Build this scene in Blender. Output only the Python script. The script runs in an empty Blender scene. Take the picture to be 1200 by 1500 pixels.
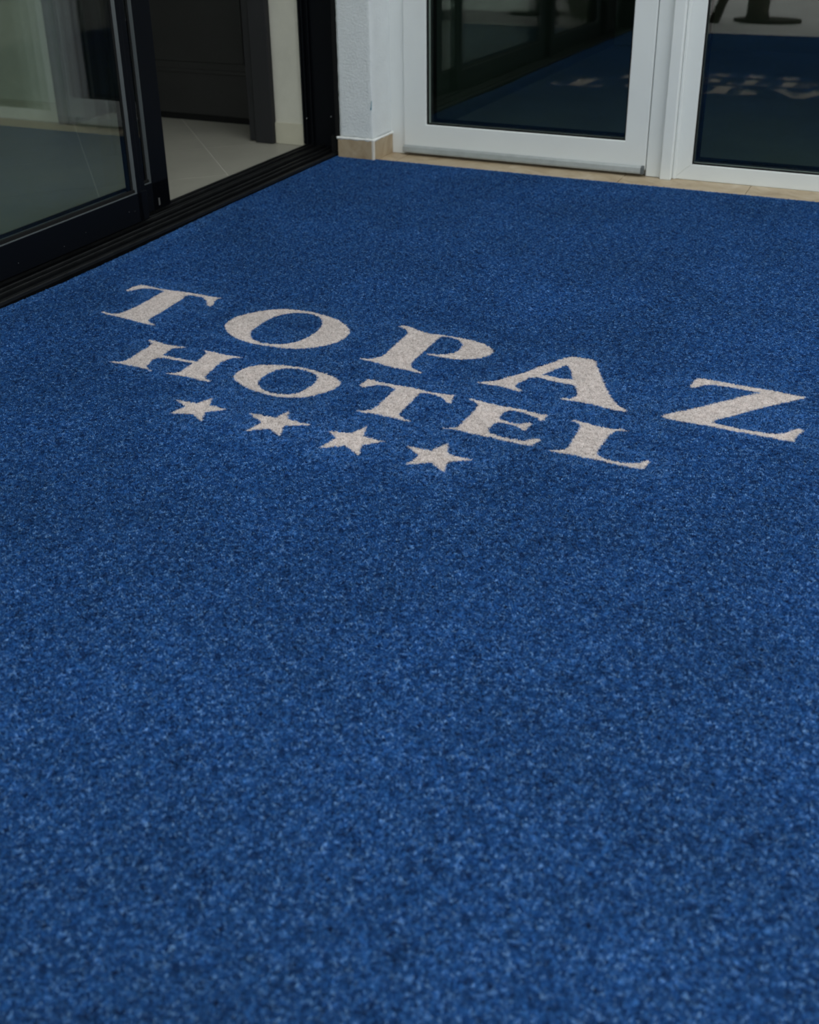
import bpy, bmesh, math, random
from mathutils import Vector, Matrix, geometry
from mathutils.geometry import delaunay_2d_cdt
random.seed(7)
scene = bpy.context.scene
COL = scene.collection
FAST_PI = math.pi

# ------------------------------------------------------------------ camera, world, exposure
cam_d = bpy.data.cameras.new('camera')
cam = bpy.data.objects.new('camera', cam_d)
COL.objects.link(cam)
CAM = Vector((1.936831, -3.431128, 0.9))
right = Vector((0.8941203, 0.4474249, -0.0189694))
up = Vector((-0.1741467, 0.3864100, 0.9057374))
fwd = Vector((-0.4125795, 0.8065347, -0.4234146))
m = Matrix((right, up, -fwd)).transposed().to_4x4()
m.translation = CAM
cam.matrix_world = m
cam_d.sensor_fit = 'HORIZONTAL'
cam_d.sensor_width = 36.0
cam_d.lens = 1573.685 / 1200 * 36.0
cam_d.shift_x = (600 - 568.564) / 1200
cam_d.shift_y = (566.539 - 750) / 1200
cam_d.clip_start = 0.02
cam_d.dof.use_dof = True
cam_d.dof.focus_distance = 2.15
cam_d.dof.aperture_fstop = 6.3
scene.camera = cam

world = bpy.data.worlds.new('overcast_sky')
scene.world = world
world.use_nodes = True
wn = world.node_tree
bg = wn.nodes['Background']
# standard overcast sky: luminance (1 + 2 sin elevation) / 3 of the zenith
wtc = wn.nodes.new('ShaderNodeTexCoord')
wsx = wn.nodes.new('ShaderNodeSeparateXYZ')
wma = wn.nodes.new('ShaderNodeMath'); wma.operation = 'MULTIPLY_ADD'; wma.use_clamp = False
wmx = wn.nodes.new('ShaderNodeMath'); wmx.operation = 'MAXIMUM'; wmx.inputs[1].default_value = 0.0
wn.links.new(wtc.outputs['Generated'], wsx.inputs[0])
wn.links.new(wsx.outputs['Z'], wmx.inputs[0])
wn.links.new(wmx.outputs[0], wma.inputs[0])
wma.inputs[1].default_value = 1.5
wma.inputs[2].default_value = 0.75
bg.inputs[0].default_value = (0.92, 0.98, 0.985, 1)
wn.links.new(wma.outputs[0], bg.inputs[1])

scene.view_settings.view_transform = 'Standard'
scene.view_settings.look = 'None'
scene.view_settings.gamma = 1.0
scene.view_settings.use_curve_mapping = False
scene.view_settings.exposure = 0.0
scene.cycles.max_bounces = 10
scene.cycles.diffuse_bounces = 5
scene.cycles.transparent_max_bounces = 24

# ------------------------------------------------------------------ materials
def new_mat(name):
    mt = bpy.data.materials.new(name)
    mt.use_nodes = True
    nt = mt.node_tree
    b = nt.nodes['Principled BSDF']
    return mt, nt, b

def N(nt, typ, **kw):
    n = nt.nodes.new(typ)
    for k, v in kw.items():
        setattr(n, k, v)
    return n

def ramp(nt, stops):
    r = N(nt, 'ShaderNodeValToRGB')
    els = r.color_ramp.elements
    while len(els) < len(stops):
        els.new(0.5)
    for e, (p, c) in zip(els, stops):
        e.position = p
        e.color = (*c, 1)
    return r

def noise(nt, scale, detail=4, rough=0.55, coord='Object'):
    tc = N(nt, 'ShaderNodeTexCoord')
    n = N(nt, 'ShaderNodeTexNoise')
    n.inputs['Scale'].default_value = scale
    n.inputs['Detail'].default_value = detail
    n.inputs['Roughness'].default_value = rough
    if coord == 'World':
        g = N(nt, 'ShaderNodeNewGeometry')
        nt.links.new(g.outputs['Position'], n.inputs['Vector'])
    else:
        nt.links.new(tc.outputs[coord], n.inputs['Vector'])
    return n

def simple(name, col, rough=0.5, metal=0.0, var=0.0, scale=8, bump=0.0, bscale=60, bdist=0.002, spec=0.5, coord='World'):
    mt, nt, b = new_mat(name)
    b.inputs['Roughness'].default_value = rough
    b.inputs['Metallic'].default_value = metal
    b.inputs['Specular IOR Level'].default_value = spec
    if var > 0:
        n = noise(nt, scale, 5, 0.6, coord)
        lo = tuple(max(0, c * (1 - var)) for c in col)
        hi = tuple(min(1, c * (1 + var)) for c in col)
        r = ramp(nt, [(0.3, lo), (0.7, hi)])
        nt.links.new(n.outputs['Fac'], r.inputs['Fac'])
        nt.links.new(r.outputs['Color'], b.inputs['Base Color'])
    else:
        b.inputs['Base Color'].default_value = (*col, 1)
    if bump > 0:
        n2 = noise(nt, bscale, 4, 0.6, coord)
        bp = N(nt, 'ShaderNodeBump')
        bp.inputs['Strength'].default_value = bump
        bp.inputs['Distance'].default_value = bdist
        nt.links.new(n2.outputs['Fac'], bp.inputs['Height'])
        nt.links.new(bp.outputs['Normal'], b.inputs['Normal'])
    return mt

def glass_mat(name, tint, f0, boost=1.0):
    """pane surface: tinted see-through plus a mirror share that grows towards grazing view (Schlick)"""
    mt = bpy.data.materials.new(name)
    mt.use_nodes = True
    nt = mt.node_tree
    nt.nodes.clear()
    out = N(nt, 'ShaderNodeOutputMaterial')
    tr = N(nt, 'ShaderNodeBsdfTransparent')
    tr.inputs[0].default_value = (*tint, 1)
    gl = N(nt, 'ShaderNodeBsdfGlossy')
    gl.inputs['Roughness'].default_value = 0.0
    gl.inputs['Color'].default_value = (1, 1, 1, 1)
    g = N(nt, 'ShaderNodeNewGeometry')
    d = N(nt, 'ShaderNodeVectorMath', operation='DOT_PRODUCT')
    nt.links.new(g.outputs['Incoming'], d.inputs[0])
    nt.links.new(g.outputs['Normal'], d.inputs[1])
    a = N(nt, 'ShaderNodeMath', operation='ABSOLUTE')
    nt.links.new(d.outputs['Value'], a.inputs[0])
    s = N(nt, 'ShaderNodeMath', operation='SUBTRACT')
    s.inputs[0].default_value = 1.0
    nt.links.new(a.outputs[0], s.inputs[1])
    p = N(nt, 'ShaderNodeMath', operation='POWER')
    nt.links.new(s.outputs[0], p.inputs[0])
    p.inputs[1].default_value = 5.0
    ma = N(nt, 'ShaderNodeMath', operation='MULTIPLY_ADD')
    nt.links.new(p.outputs[0], ma.inputs[0])
    ma.inputs[1].default_value = (1 - f0) * boost
    ma.inputs[2].default_value = f0
    mx = N(nt, 'ShaderNodeMixShader')
    nt.links.new(ma.outputs[0], mx.inputs[0])
    nt.links.new(tr.outputs[0], mx.inputs[1])
    nt.links.new(gl.outputs[0], mx.inputs[2])
    nt.links.new(mx.outputs[0], out.inputs[0])
    return mt

def yarn(name, stops, tint_var):
    """cut-pile yarn: every fibre carries its own shade number; broad lay variation over the floor"""
    mt, nt, b = new_mat(name)
    at = N(nt, 'ShaderNodeAttribute')
    at.attribute_name = 'shade'
    r = ramp(nt, stops)
    nt.links.new(at.outputs['Fac'], r.inputs['Fac'])
    n = noise(nt, 3.2, 4, 0.6, 'World')
    n2 = noise(nt, 60, 2, 0.6, 'World')
    add = N(nt, 'ShaderNodeMath', operation='ADD')
    nt.links.new(n.outputs['Fac'], add.inputs[0])
    nt.links.new(n2.outputs['Fac'], add.inputs[1])
    mr = N(nt, 'ShaderNodeMapRange')
    mr.inputs['From Min'].default_value = 0.7
    mr.inputs['From Max'].default_value = 1.3
    mr.inputs['To Min'].default_value = 1 - tint_var
    mr.inputs['To Max'].default_value = 1 + tint_var
    nt.links.new(add.outputs[0], mr.inputs['Value'])
    mul = N(nt, 'ShaderNodeVectorMath', operation='SCALE')
    nt.links.new(r.outputs['Color'], mul.inputs[0])
    nt.links.new(mr.outputs['Result'], mul.inputs['Scale'])
    nt.links.new(mul.outputs[0], b.inputs['Base Color'])
    b.inputs['Roughness'].default_value = 0.7
    b.inputs['Specular IOR Level'].default_value = 0.3
    tl = N(nt, 'ShaderNodeBsdfTranslucent')
    nt.links.new(mul.outputs[0], tl.inputs['Color'])
    mx = N(nt, 'ShaderNodeMixShader')
    mx.inputs[0].default_value = 0.42
    nt.links.new(b.outputs[0], mx.inputs[1])
    nt.links.new(tl.outputs[0], mx.inputs[2])
    nt.links.new(mx.outputs[0], nt.nodes['Material Output'].inputs[0])
    return mt

M = {}
M['blue'] = yarn('blue_yarn', [(0.0, (0.002, 0.016, 0.070)), (0.4, (0.011, 0.088, 0.310)), (0.75, (0.044, 0.205, 0.55)), (1.0, (0.28, 0.53, 0.88))], 0.22)
M['beige'] = yarn('pale_yarn', [(0.0, (0.58, 0.52, 0.50)), (0.5, (0.86, 0.79, 0.765)), (1.0, (0.95, 0.90, 0.885))], 0.07)
M['black_metal'] = simple('black_powder_coat', (0.0022, 0.0030, 0.0050), 0.5, 0.0, bump=0.12, bscale=900, bdist=0.0003, spec=0.11)
M['black_track'] = simple('black_anodised_track', (0.0018, 0.0021, 0.0028), 0.6, 0.0, var=0.4, scale=25, spec=0.06)
M['rail'] = simple('highlit_black_rail', (0.009, 0.0095, 0.010), 0.4, 0.0, var=0.4, scale=25, spec=0.2)  # lighter than the track: highlights along the rail tops put into the colour
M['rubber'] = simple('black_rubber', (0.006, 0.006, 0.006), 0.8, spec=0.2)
M['bead'] = simple('grey_glazing_bead', (0.075, 0.085, 0.088), 0.4, 0.0)
M['pvc'] = simple('white_window_plastic', (0.71, 0.735, 0.73), 0.32, 0.0, var=0.02, scale=6, spec=0.4)
M['alu'] = simple('grey_aluminium', (0.40, 0.42, 0.42), 0.35, 0.55, var=0.08, scale=30)
M['plaster'] = simple('white_rough_plaster', (0.70, 0.73, 0.74), 0.9, var=0.03, scale=14, bump=0.75, bscale=140, bdist=0.004, spec=0.15)
M['paint'] = simple('white_wall_paint', (0.74, 0.76, 0.76), 0.85, var=0.03, scale=4, spec=0.2)
M['caulk'] = simple('white_caulk', (0.76, 0.76, 0.74), 0.7, var=0.06, scale=60, bump=0.4, bscale=140)
M['stone'] = None
M['bead_trim'] = simple('pale_corner_trim', (0.66, 0.61, 0.54), 0.4)
M['tile'] = simple('beige_grey_floor_tile', (0.295, 0.282, 0.24), 0.42, var=0.10, scale=3.5, spec=0.35)
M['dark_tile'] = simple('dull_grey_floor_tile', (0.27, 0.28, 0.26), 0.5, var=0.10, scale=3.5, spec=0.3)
M['grout'] = simple('pale_grout', (0.60, 0.58, 0.53), 0.9)
M['cream'] = simple('cream_wall_paint', (0.60, 0.58, 0.50), 0.85, var=0.06, scale=9, spec=0.2)
M['cream_tile'] = simple('cream_skirting_tile', (0.52, 0.49, 0.39), 0.45, var=0.06, scale=12)
M['dark_door'] = simple('dark_brown_door', (0.021, 0.020, 0.0195), 0.5, var=0.15, scale=5, spec=0.3)
M['dark_frame'] = simple('charcoal_door_frame', (0.018, 0.018, 0.020), 0.55, var=0.08, scale=8, spec=0.3)
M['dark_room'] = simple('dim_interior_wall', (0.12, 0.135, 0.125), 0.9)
M['ceiling'] = simple('white_ceiling', (0.6, 0.6, 0.58), 0.9)
M['paving'] = simple('pale_paving', (0.60, 0.565, 0.545), 0.9, var=0.10, scale=4, bump=0.3, bscale=60)
M['bark'] = simple('grey_brown_bark', (0.075, 0.068, 0.045), 0.95, var=0.4, scale=30, bump=0.8, bscale=60, bdist=0.01)
M['leaf'] = simple('dull_green_leaf', (0.055, 0.085, 0.03), 0.6, var=0.4, scale=7)
M['soil'] = simple('dark_soil', (0.04, 0.035, 0.022), 1.0, var=0.3, scale=30)
M['glass_door'] = glass_mat('green_grey_door_glass', (0.62, 0.69, 0.65), 0.075)
M['glass_slide'] = glass_mat('green_grey_sliding_glass', (0.87, 0.91, 0.89), 0.055)
M['blue_chip'] = simple('teal_paint_mark', (0.06, 0.22, 0.30), 0.7)
M['brush'] = simple('grey_brush_seal', (0.09, 0.09, 0.088), 0.8)

def stone_mat():
    mt, nt, b = new_mat('beige_travertine')
    n = noise(nt, 9, 6, 0.65, 'World')
    n.inputs['Distortion'].default_value = 1.2
    r = ramp(nt, [(0.28, (0.26, 0.18, 0.10)), (0.46, (0.38, 0.29, 0.185)), (0.60, (0.44, 0.35, 0.24)), (0.78, (0.53, 0.45, 0.34))])
    nt.links.new(n.outputs['Fac'], r.inputs['Fac'])
    nt.links.new(r.outputs['Color'], b.inputs['Base Color'])
    b.inputs['Roughness'].default_value = 0.45
    return mt
M['stone'] = stone_mat()

# ------------------------------------------------------------------ helpers
def link(name, me, mat, parent=None, loc=(0, 0, 0)):
    o = bpy.data.objects.new(name, me)
    COL.objects.link(o)
    if mat is not None:
        me.materials.append(mat)
    if parent is not None:
        o.parent = parent
        o.location = Vector(loc) - ORIG.get(parent.name, Vector((0, 0, 0)))
    else:
        o.location = loc
    ORIG[o.name] = Vector(loc)
    return o
ORIG = {}

def empty(name, loc, rz=0.0, kind=None):
    o = bpy.data.objects.new(name, None)
    COL.objects.link(o)
    o.empty_display_size = 0.1
    o.location = Matrix.Rotation(rz, 3, 'Z') @ Vector(loc)
    o.rotation_euler = (0, 0, rz)
    ORIG[o.name] = Vector(loc)
    if kind:
        o['kind'] = kind
    return o

def tag(o, label, cat=None, kind=None, group=None):
    if label: o['label'] = label
    if cat: o['category'] = cat
    if kind: o['kind'] = kind
    if group: o['group'] = group
    return o

def box(name, x0, x1, y0, y1, z0, z1, mat, parent=None, bev=0.0, seg=2):
    c = Vector(((x0 + x1) / 2, (y0 + y1) / 2, (z0 + z1) / 2))
    bm = bmesh.new()
    bmesh.ops.create_cube(bm, size=1.0)
    for v in bm.verts:
        v.co = Vector((v.co.x * (x1 - x0), v.co.y * (y1 - y0), v.co.z * (z1 - z0)))
    if bev > 0:
        bmesh.ops.bevel(bm, geom=bm.edges[:], offset=bev, segments=seg, affect='EDGES', profile=0.5)
    me = bpy.data.meshes.new(name)
    bm.to_mesh(me); bm.free()
    return link(name, me, mat, parent, c)

def prism(name, pts, axis, a0, a1, mat, parent=None, bev=0.0):
    """outline pts (2-D, in the two other axes, cyclic order x,y,z) pushed along axis from a0 to a1"""
    def P(p, a):
        if axis == 'x': return Vector((a, p[0], p[1]))
        if axis == 'y': return Vector((p[0], a, p[1]))
        return Vector((p[0], p[1], a))
    vs = [P(p, a0) for p in pts] + [P(p, a1) for p in pts]
    c = sum(vs, Vector()) / len(vs)
    bm = bmesh.new()
    bv = [bm.verts.new(v - c) for v in vs]
    n = len(pts)
    bm.faces.new(bv[:n]); bm.faces.new(list(reversed(bv[n:])))
    for i in range(n):
        j = (i + 1) % n
        bm.faces.new((bv[j], bv[i], bv[n + i], bv[n + j]))
    bmesh.ops.recalc_face_normals(bm, faces=bm.faces[:])
    if bev > 0:
        bmesh.ops.bevel(bm, geom=bm.edges[:], offset=bev, segments=2, affect='EDGES', profile=0.5)
    me = bpy.data.meshes.new(name)
    bm.to_mesh(me); bm.free()
    return link(name, me, mat, parent, c)

def mesh_obj(name, vs, fs, mat, parent=None, loc=(0, 0, 0), smooth=False):
    me = bpy.data.meshes.new(name)
    me.from_pydata([tuple(v) for v in vs], [], fs)
    if smooth:
        for p in me.polygons: p.use_smooth = True
    me.update()
    return link(name, me, mat, parent, loc)

def clip_poly(poly, x0, x1, y0, y1):
    def cut(ps, inside, inter):
        out = []
        for i, p in enumerate(ps):
            q = ps[(i + 1) % len(ps)]
            a, b = inside(p), inside(q)
            if a: out.append(p)
            if a != b: out.append(inter(p, q))
        return out
    def ix(v): return lambda p, q: (v, p[1] + (q[1] - p[1]) * (v - p[0]) / (q[0] - p[0]))
    def iy(v): return lambda p, q: (p[0] + (q[0] - p[0]) * (v - p[1]) / (q[1] - p[1]), v)
    for ins, it in ((lambda p: p[0] >= x0, ix(x0)), (lambda p: p[0] <= x1, ix(x1)), (lambda p: p[1] >= y0, iy(y0)), (lambda p: p[1] <= y1, iy(y1))):
        if len(poly) < 3: return []
        poly = cut(poly, ins, it)
    return poly

# outlines of the inlaid letters and stars on the carpet plane (metres)
LETTERS = {
 'T': [[(0.2088,-1.4748),(0.2097,-1.4471),(0.2174,-1.4252),(0.2431,-1.4261),(0.289,-1.4307),(0.3412,-1.4259),(0.3746,-1.4247),(0.4087,-1.4248),(0.4429,-1.4256),(0.4628,-1.423),(0.456,-1.4372),(0.46,-1.4525),(0.471,-1.473),(0.4715,-1.4853),(0.4586,-1.4809),(0.4423,-1.4603),(0.422,-1.4434),(0.402,-1.4391),(0.3844,-1.4381),(0.3752,-1.4395),(0.3723,-1.4495),(0.3781,-1.4713),(0.3805,-1.5018),(0.3834,-1.5323),(0.3869,-1.5675),(0.3858,-1.5961),(0.3876,-1.6111),(0.3932,-1.6203),(0.407,-1.6275),(0.4238,-1.6316),(0.4225,-1.6391),(0.4093,-1.6388),(0.3852,-1.6371),(0.3484,-1.6323),(0.312,-1.6286),(0.2801,-1.6267),(0.2522,-1.6212),(0.2532,-1.6142),(0.2717,-1.6167),(0.2901,-1.6142),(0.3001,-1.6058),(0.3028,-1.5883),(0.3056,-1.5623),(0.306,-1.5285),(0.3039,-1.4951),(0.3017,-1.4699),(0.302,-1.4431),(0.2848,-1.4389),(0.2638,-1.439),(0.2469,-1.4445),(0.2337,-1.4548),(0.226,-1.4718),(0.2171,-1.4784)]],
 'O': [[(0.5713,-1.5725),(0.5657,-1.5519),(0.5635,-1.5256),(0.5703,-1.5028),(0.5846,-1.4764),(0.6019,-1.4542),(0.623,-1.4376),(0.6465,-1.4248),(0.6743,-1.4192),(0.7042,-1.4174),(0.7371,-1.4213),(0.7721,-1.4297),(0.8041,-1.4443),(0.8287,-1.4624),(0.8481,-1.4837),(0.8545,-1.4992),(0.8587,-1.5227),(0.856,-1.5488),(0.8463,-1.5721),(0.8303,-1.5938),(0.8116,-1.6103),(0.7904,-1.6225),(0.7666,-1.6304),(0.74,-1.634),(0.7121,-1.636),(0.6823,-1.6353),(0.6556,-1.6308),(0.6283,-1.6214),(0.6044,-1.6065),(0.5849,-1.5891)],[(0.6569,-1.5942),(0.6488,-1.5794),(0.6445,-1.559),(0.6431,-1.5331),(0.6436,-1.5098),(0.6465,-1.4851),(0.6545,-1.4633),(0.667,-1.4482),(0.6822,-1.4375),(0.7028,-1.4308),(0.7251,-1.4322),(0.7456,-1.4414),(0.7615,-1.4577),(0.7728,-1.4795),(0.7795,-1.5029),(0.7815,-1.5243),(0.7811,-1.5485),(0.7763,-1.5701),(0.7703,-1.5891),(0.7571,-1.6055),(0.7406,-1.6163),(0.7206,-1.6217),(0.7008,-1.6228),(0.6803,-1.6163),(0.6665,-1.6066)]],
 'P': [[(0.9359,-1.4167),(0.9441,-1.4064),(0.9603,-1.4076),(0.9837,-1.4177),(1.0052,-1.4244),(1.025,-1.4276),(1.041,-1.4229),(1.059,-1.4228),(1.0825,-1.4219),(1.1067,-1.4229),(1.132,-1.4272),(1.1558,-1.4357),(1.1744,-1.45),(1.1835,-1.4608),(1.1844,-1.4788),(1.1781,-1.4984),(1.1625,-1.5154),(1.1449,-1.5275),(1.1251,-1.5343),(1.1034,-1.5368),(1.0802,-1.5363),(1.0589,-1.5356),(1.0608,-1.5289),(1.0785,-1.5261),(1.0962,-1.5204),(1.1071,-1.506),(1.1126,-1.4851),(1.11,-1.4599),(1.0986,-1.442),(1.0843,-1.4328),(1.065,-1.4296),(1.051,-1.4319),(1.0481,-1.4387),(1.0473,-1.4571),(1.0486,-1.4796),(1.0488,-1.506),(1.0491,-1.5319),(1.0493,-1.5574),(1.0505,-1.5784),(1.0545,-1.5978),(1.0619,-1.6084),(1.0743,-1.6167),(1.0912,-1.6214),(1.0887,-1.6293),(1.0736,-1.6272),(1.0532,-1.6261),(1.0303,-1.626),(1.0058,-1.6231),(0.9795,-1.6172),(0.9582,-1.6161),(0.9405,-1.6146),(0.9449,-1.6076),(0.9585,-1.6052),(0.9699,-1.5986),(0.9765,-1.5826),(0.9781,-1.5562),(0.9766,-1.5231),(0.975,-1.4892),(0.9741,-1.4621),(0.9717,-1.4432),(0.9607,-1.4279),(0.9481,-1.4212)]],
 'A': [[(1.2091,-1.623),(1.2228,-1.6119),(1.2369,-1.6034),(1.2469,-1.5917),(1.2551,-1.575),(1.2704,-1.5536),(1.2849,-1.5294),(1.2976,-1.499),(1.3123,-1.4734),(1.3242,-1.4473),(1.3356,-1.4281),(1.3475,-1.4189),(1.3658,-1.4209),(1.3827,-1.4188),(1.3944,-1.4236),(1.4066,-1.4501),(1.4213,-1.4807),(1.4387,-1.5161),(1.4555,-1.5504),(1.4722,-1.5801),(1.489,-1.6021),(1.5035,-1.6162),(1.5168,-1.6248),(1.5101,-1.631),(1.4921,-1.6316),(1.4674,-1.6281),(1.4453,-1.6251),(1.4235,-1.6239),(1.4028,-1.6267),(1.3846,-1.627),(1.3895,-1.6194),(1.4022,-1.6164),(1.4083,-1.6056),(1.4081,-1.5922),(1.4005,-1.5752),(1.3919,-1.5569),(1.3742,-1.5557),(1.3571,-1.555),(1.34,-1.5548),(1.3216,-1.5509),(1.3101,-1.551),(1.2986,-1.5591),(1.2913,-1.5789),(1.2859,-1.5955),(1.2868,-1.607),(1.2949,-1.6159),(1.3066,-1.623),(1.3012,-1.6289),(1.2858,-1.6256),(1.2671,-1.6215),(1.2496,-1.621),(1.2276,-1.6239)],[(1.3162,-1.5338),(1.3263,-1.5145),(1.3358,-1.4909),(1.3471,-1.4677),(1.3556,-1.4805),(1.3677,-1.5048),(1.3787,-1.5303),(1.3643,-1.5339),(1.3442,-1.5335)]],
 'Z': [[(1.5956,-1.4704),(1.5969,-1.4565),(1.5994,-1.4385),(1.6017,-1.4252),(1.6138,-1.4218),(1.6291,-1.4217),(1.6466,-1.4206),(1.6672,-1.4228),(1.6874,-1.4238),(1.7069,-1.4223),(1.7242,-1.4224),(1.7388,-1.4224),(1.7511,-1.4233),(1.7706,-1.4243),(1.7901,-1.4264),(1.8107,-1.4247),(1.8012,-1.4391),(1.7848,-1.4578),(1.7685,-1.4758),(1.7525,-1.4954),(1.7367,-1.5147),(1.721,-1.5339),(1.7055,-1.553),(1.6904,-1.5735),(1.6748,-1.5906),(1.6665,-1.6078),(1.6831,-1.6089),(1.702,-1.6111),(1.7208,-1.6128),(1.7386,-1.6103),(1.7567,-1.6105),(1.7742,-1.607),(1.7867,-1.6007),(1.7967,-1.5923),(1.8036,-1.5779),(1.8103,-1.5692),(1.8241,-1.5686),(1.8183,-1.588),(1.8148,-1.6033),(1.8131,-1.6232),(1.7993,-1.6267),(1.7771,-1.626),(1.7546,-1.6253),(1.7321,-1.6256),(1.7095,-1.6264),(1.6863,-1.6257),(1.6629,-1.6249),(1.6396,-1.6258),(1.6162,-1.6271),(1.5968,-1.626),(1.5777,-1.6217),(1.5812,-1.6112),(1.5947,-1.5961),(1.6122,-1.5772),(1.6297,-1.5571),(1.649,-1.533),(1.6646,-1.5134),(1.6786,-1.4977),(1.6942,-1.4761),(1.7084,-1.46),(1.7237,-1.4422),(1.7102,-1.4418),(1.6907,-1.4427),(1.6704,-1.4401),(1.6508,-1.4422),(1.6337,-1.4446),(1.6202,-1.4527),(1.6126,-1.4648),(1.6031,-1.4737)]],
 'H': [[(0.4603,-1.7136),(0.4723,-1.7112),(0.4897,-1.7125),(0.5119,-1.716),(0.5314,-1.7162),(0.5491,-1.7142),(0.5692,-1.7103),(0.5647,-1.7181),(0.5544,-1.7213),(0.5453,-1.7304),(0.5439,-1.7455),(0.5485,-1.7683),(0.5643,-1.7683),(0.5834,-1.7688),(0.6021,-1.7688),(0.6198,-1.7677),(0.6333,-1.7651),(0.6328,-1.7516),(0.6285,-1.7326),(0.626,-1.7195),(0.6194,-1.7154),(0.6052,-1.7095),(0.6155,-1.7099),(0.6336,-1.709),(0.6534,-1.7109),(0.673,-1.7127),(0.6923,-1.7097),(0.7143,-1.7075),(0.7044,-1.714),(0.6922,-1.7229),(0.6871,-1.7377),(0.6845,-1.7559),(0.6879,-1.7779),(0.6924,-1.8056),(0.6949,-1.8239),(0.7052,-1.8321),(0.7203,-1.8361),(0.7146,-1.8412),(0.6985,-1.8434),(0.6789,-1.8408),(0.6602,-1.8395),(0.6375,-1.8413),(0.6214,-1.844),(0.6071,-1.8439),(0.617,-1.8382),(0.6291,-1.834),(0.6327,-1.8226),(0.6323,-1.8015),(0.6304,-1.7781),(0.6151,-1.7781),(0.5974,-1.7792),(0.5795,-1.7803),(0.5585,-1.7813),(0.546,-1.7855),(0.5434,-1.7985),(0.5491,-1.8199),(0.5535,-1.8315),(0.5647,-1.8398),(0.5778,-1.8439),(0.5758,-1.8481),(0.5567,-1.8434),(0.537,-1.8422),(0.5184,-1.8425),(0.497,-1.8432),(0.479,-1.8445),(0.4623,-1.8444),(0.4708,-1.8385),(0.4841,-1.8353),(0.4905,-1.8256),(0.4931,-1.8071),(0.4904,-1.7836),(0.4897,-1.7624),(0.489,-1.7409),(0.4857,-1.7276),(0.4739,-1.7195)]],
 'O2': [[(0.753,-1.8051),(0.7445,-1.7855),(0.7433,-1.7659),(0.7479,-1.7477),(0.7599,-1.7331),(0.7799,-1.7198),(0.7987,-1.7119),(0.819,-1.7066),(0.84,-1.7026),(0.8627,-1.7016),(0.8874,-1.7044),(0.9127,-1.7089),(0.9346,-1.7158),(0.9505,-1.7241),(0.964,-1.7358),(0.9677,-1.7492),(0.9664,-1.7647),(0.9615,-1.7793),(0.9531,-1.7952),(0.9413,-1.8126),(0.9274,-1.8261),(0.9108,-1.835),(0.8924,-1.8409),(0.8725,-1.8446),(0.8539,-1.8434),(0.8341,-1.8406),(0.8109,-1.8363),(0.7894,-1.8281),(0.77,-1.8181)],[(0.8131,-1.8063),(0.8069,-1.7913),(0.8051,-1.774),(0.8061,-1.7536),(0.8118,-1.7367),(0.8207,-1.7247),(0.8346,-1.7169),(0.8505,-1.7124),(0.8696,-1.7135),(0.8885,-1.7182),(0.9045,-1.7293),(0.9109,-1.7393),(0.9158,-1.7575),(0.9151,-1.7754),(0.9127,-1.7939),(0.9091,-1.8102),(0.9004,-1.8214),(0.8852,-1.8293),(0.8672,-1.8325),(0.8509,-1.8316),(0.8318,-1.8229)]],
 'T2': [[(1.0029,-1.73),(1.0038,-1.7154),(1.005,-1.6981),(1.0155,-1.6943),(1.0311,-1.7007),(1.0506,-1.6991),(1.071,-1.6993),(1.0903,-1.6977),(1.1104,-1.698),(1.1311,-1.7001),(1.1509,-1.7004),(1.1699,-1.6995),(1.1842,-1.6967),(1.1943,-1.6899),(1.1955,-1.7028),(1.1988,-1.717),(1.2028,-1.7327),(1.1932,-1.7305),(1.186,-1.7249),(1.1795,-1.7168),(1.1682,-1.7129),(1.1555,-1.7106),(1.1434,-1.7097),(1.1339,-1.7103),(1.1299,-1.7144),(1.1286,-1.7241),(1.1291,-1.7418),(1.1298,-1.7636),(1.1305,-1.7892),(1.1318,-1.8057),(1.134,-1.8161),(1.1434,-1.8235),(1.1552,-1.8285),(1.1656,-1.83),(1.1618,-1.8345),(1.1483,-1.8337),(1.1326,-1.8326),(1.1177,-1.8331),(1.1019,-1.8319),(1.0864,-1.8318),(1.0725,-1.8347),(1.0483,-1.8351),(1.0522,-1.8295),(1.065,-1.8279),(1.0725,-1.8198),(1.0768,-1.8093),(1.0773,-1.7873),(1.0771,-1.7675),(1.0759,-1.7456),(1.0759,-1.7296),(1.0762,-1.718),(1.0659,-1.7134),(1.0525,-1.7109),(1.04,-1.7142),(1.029,-1.7206),(1.0211,-1.7288),(1.0132,-1.7371)]],
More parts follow.
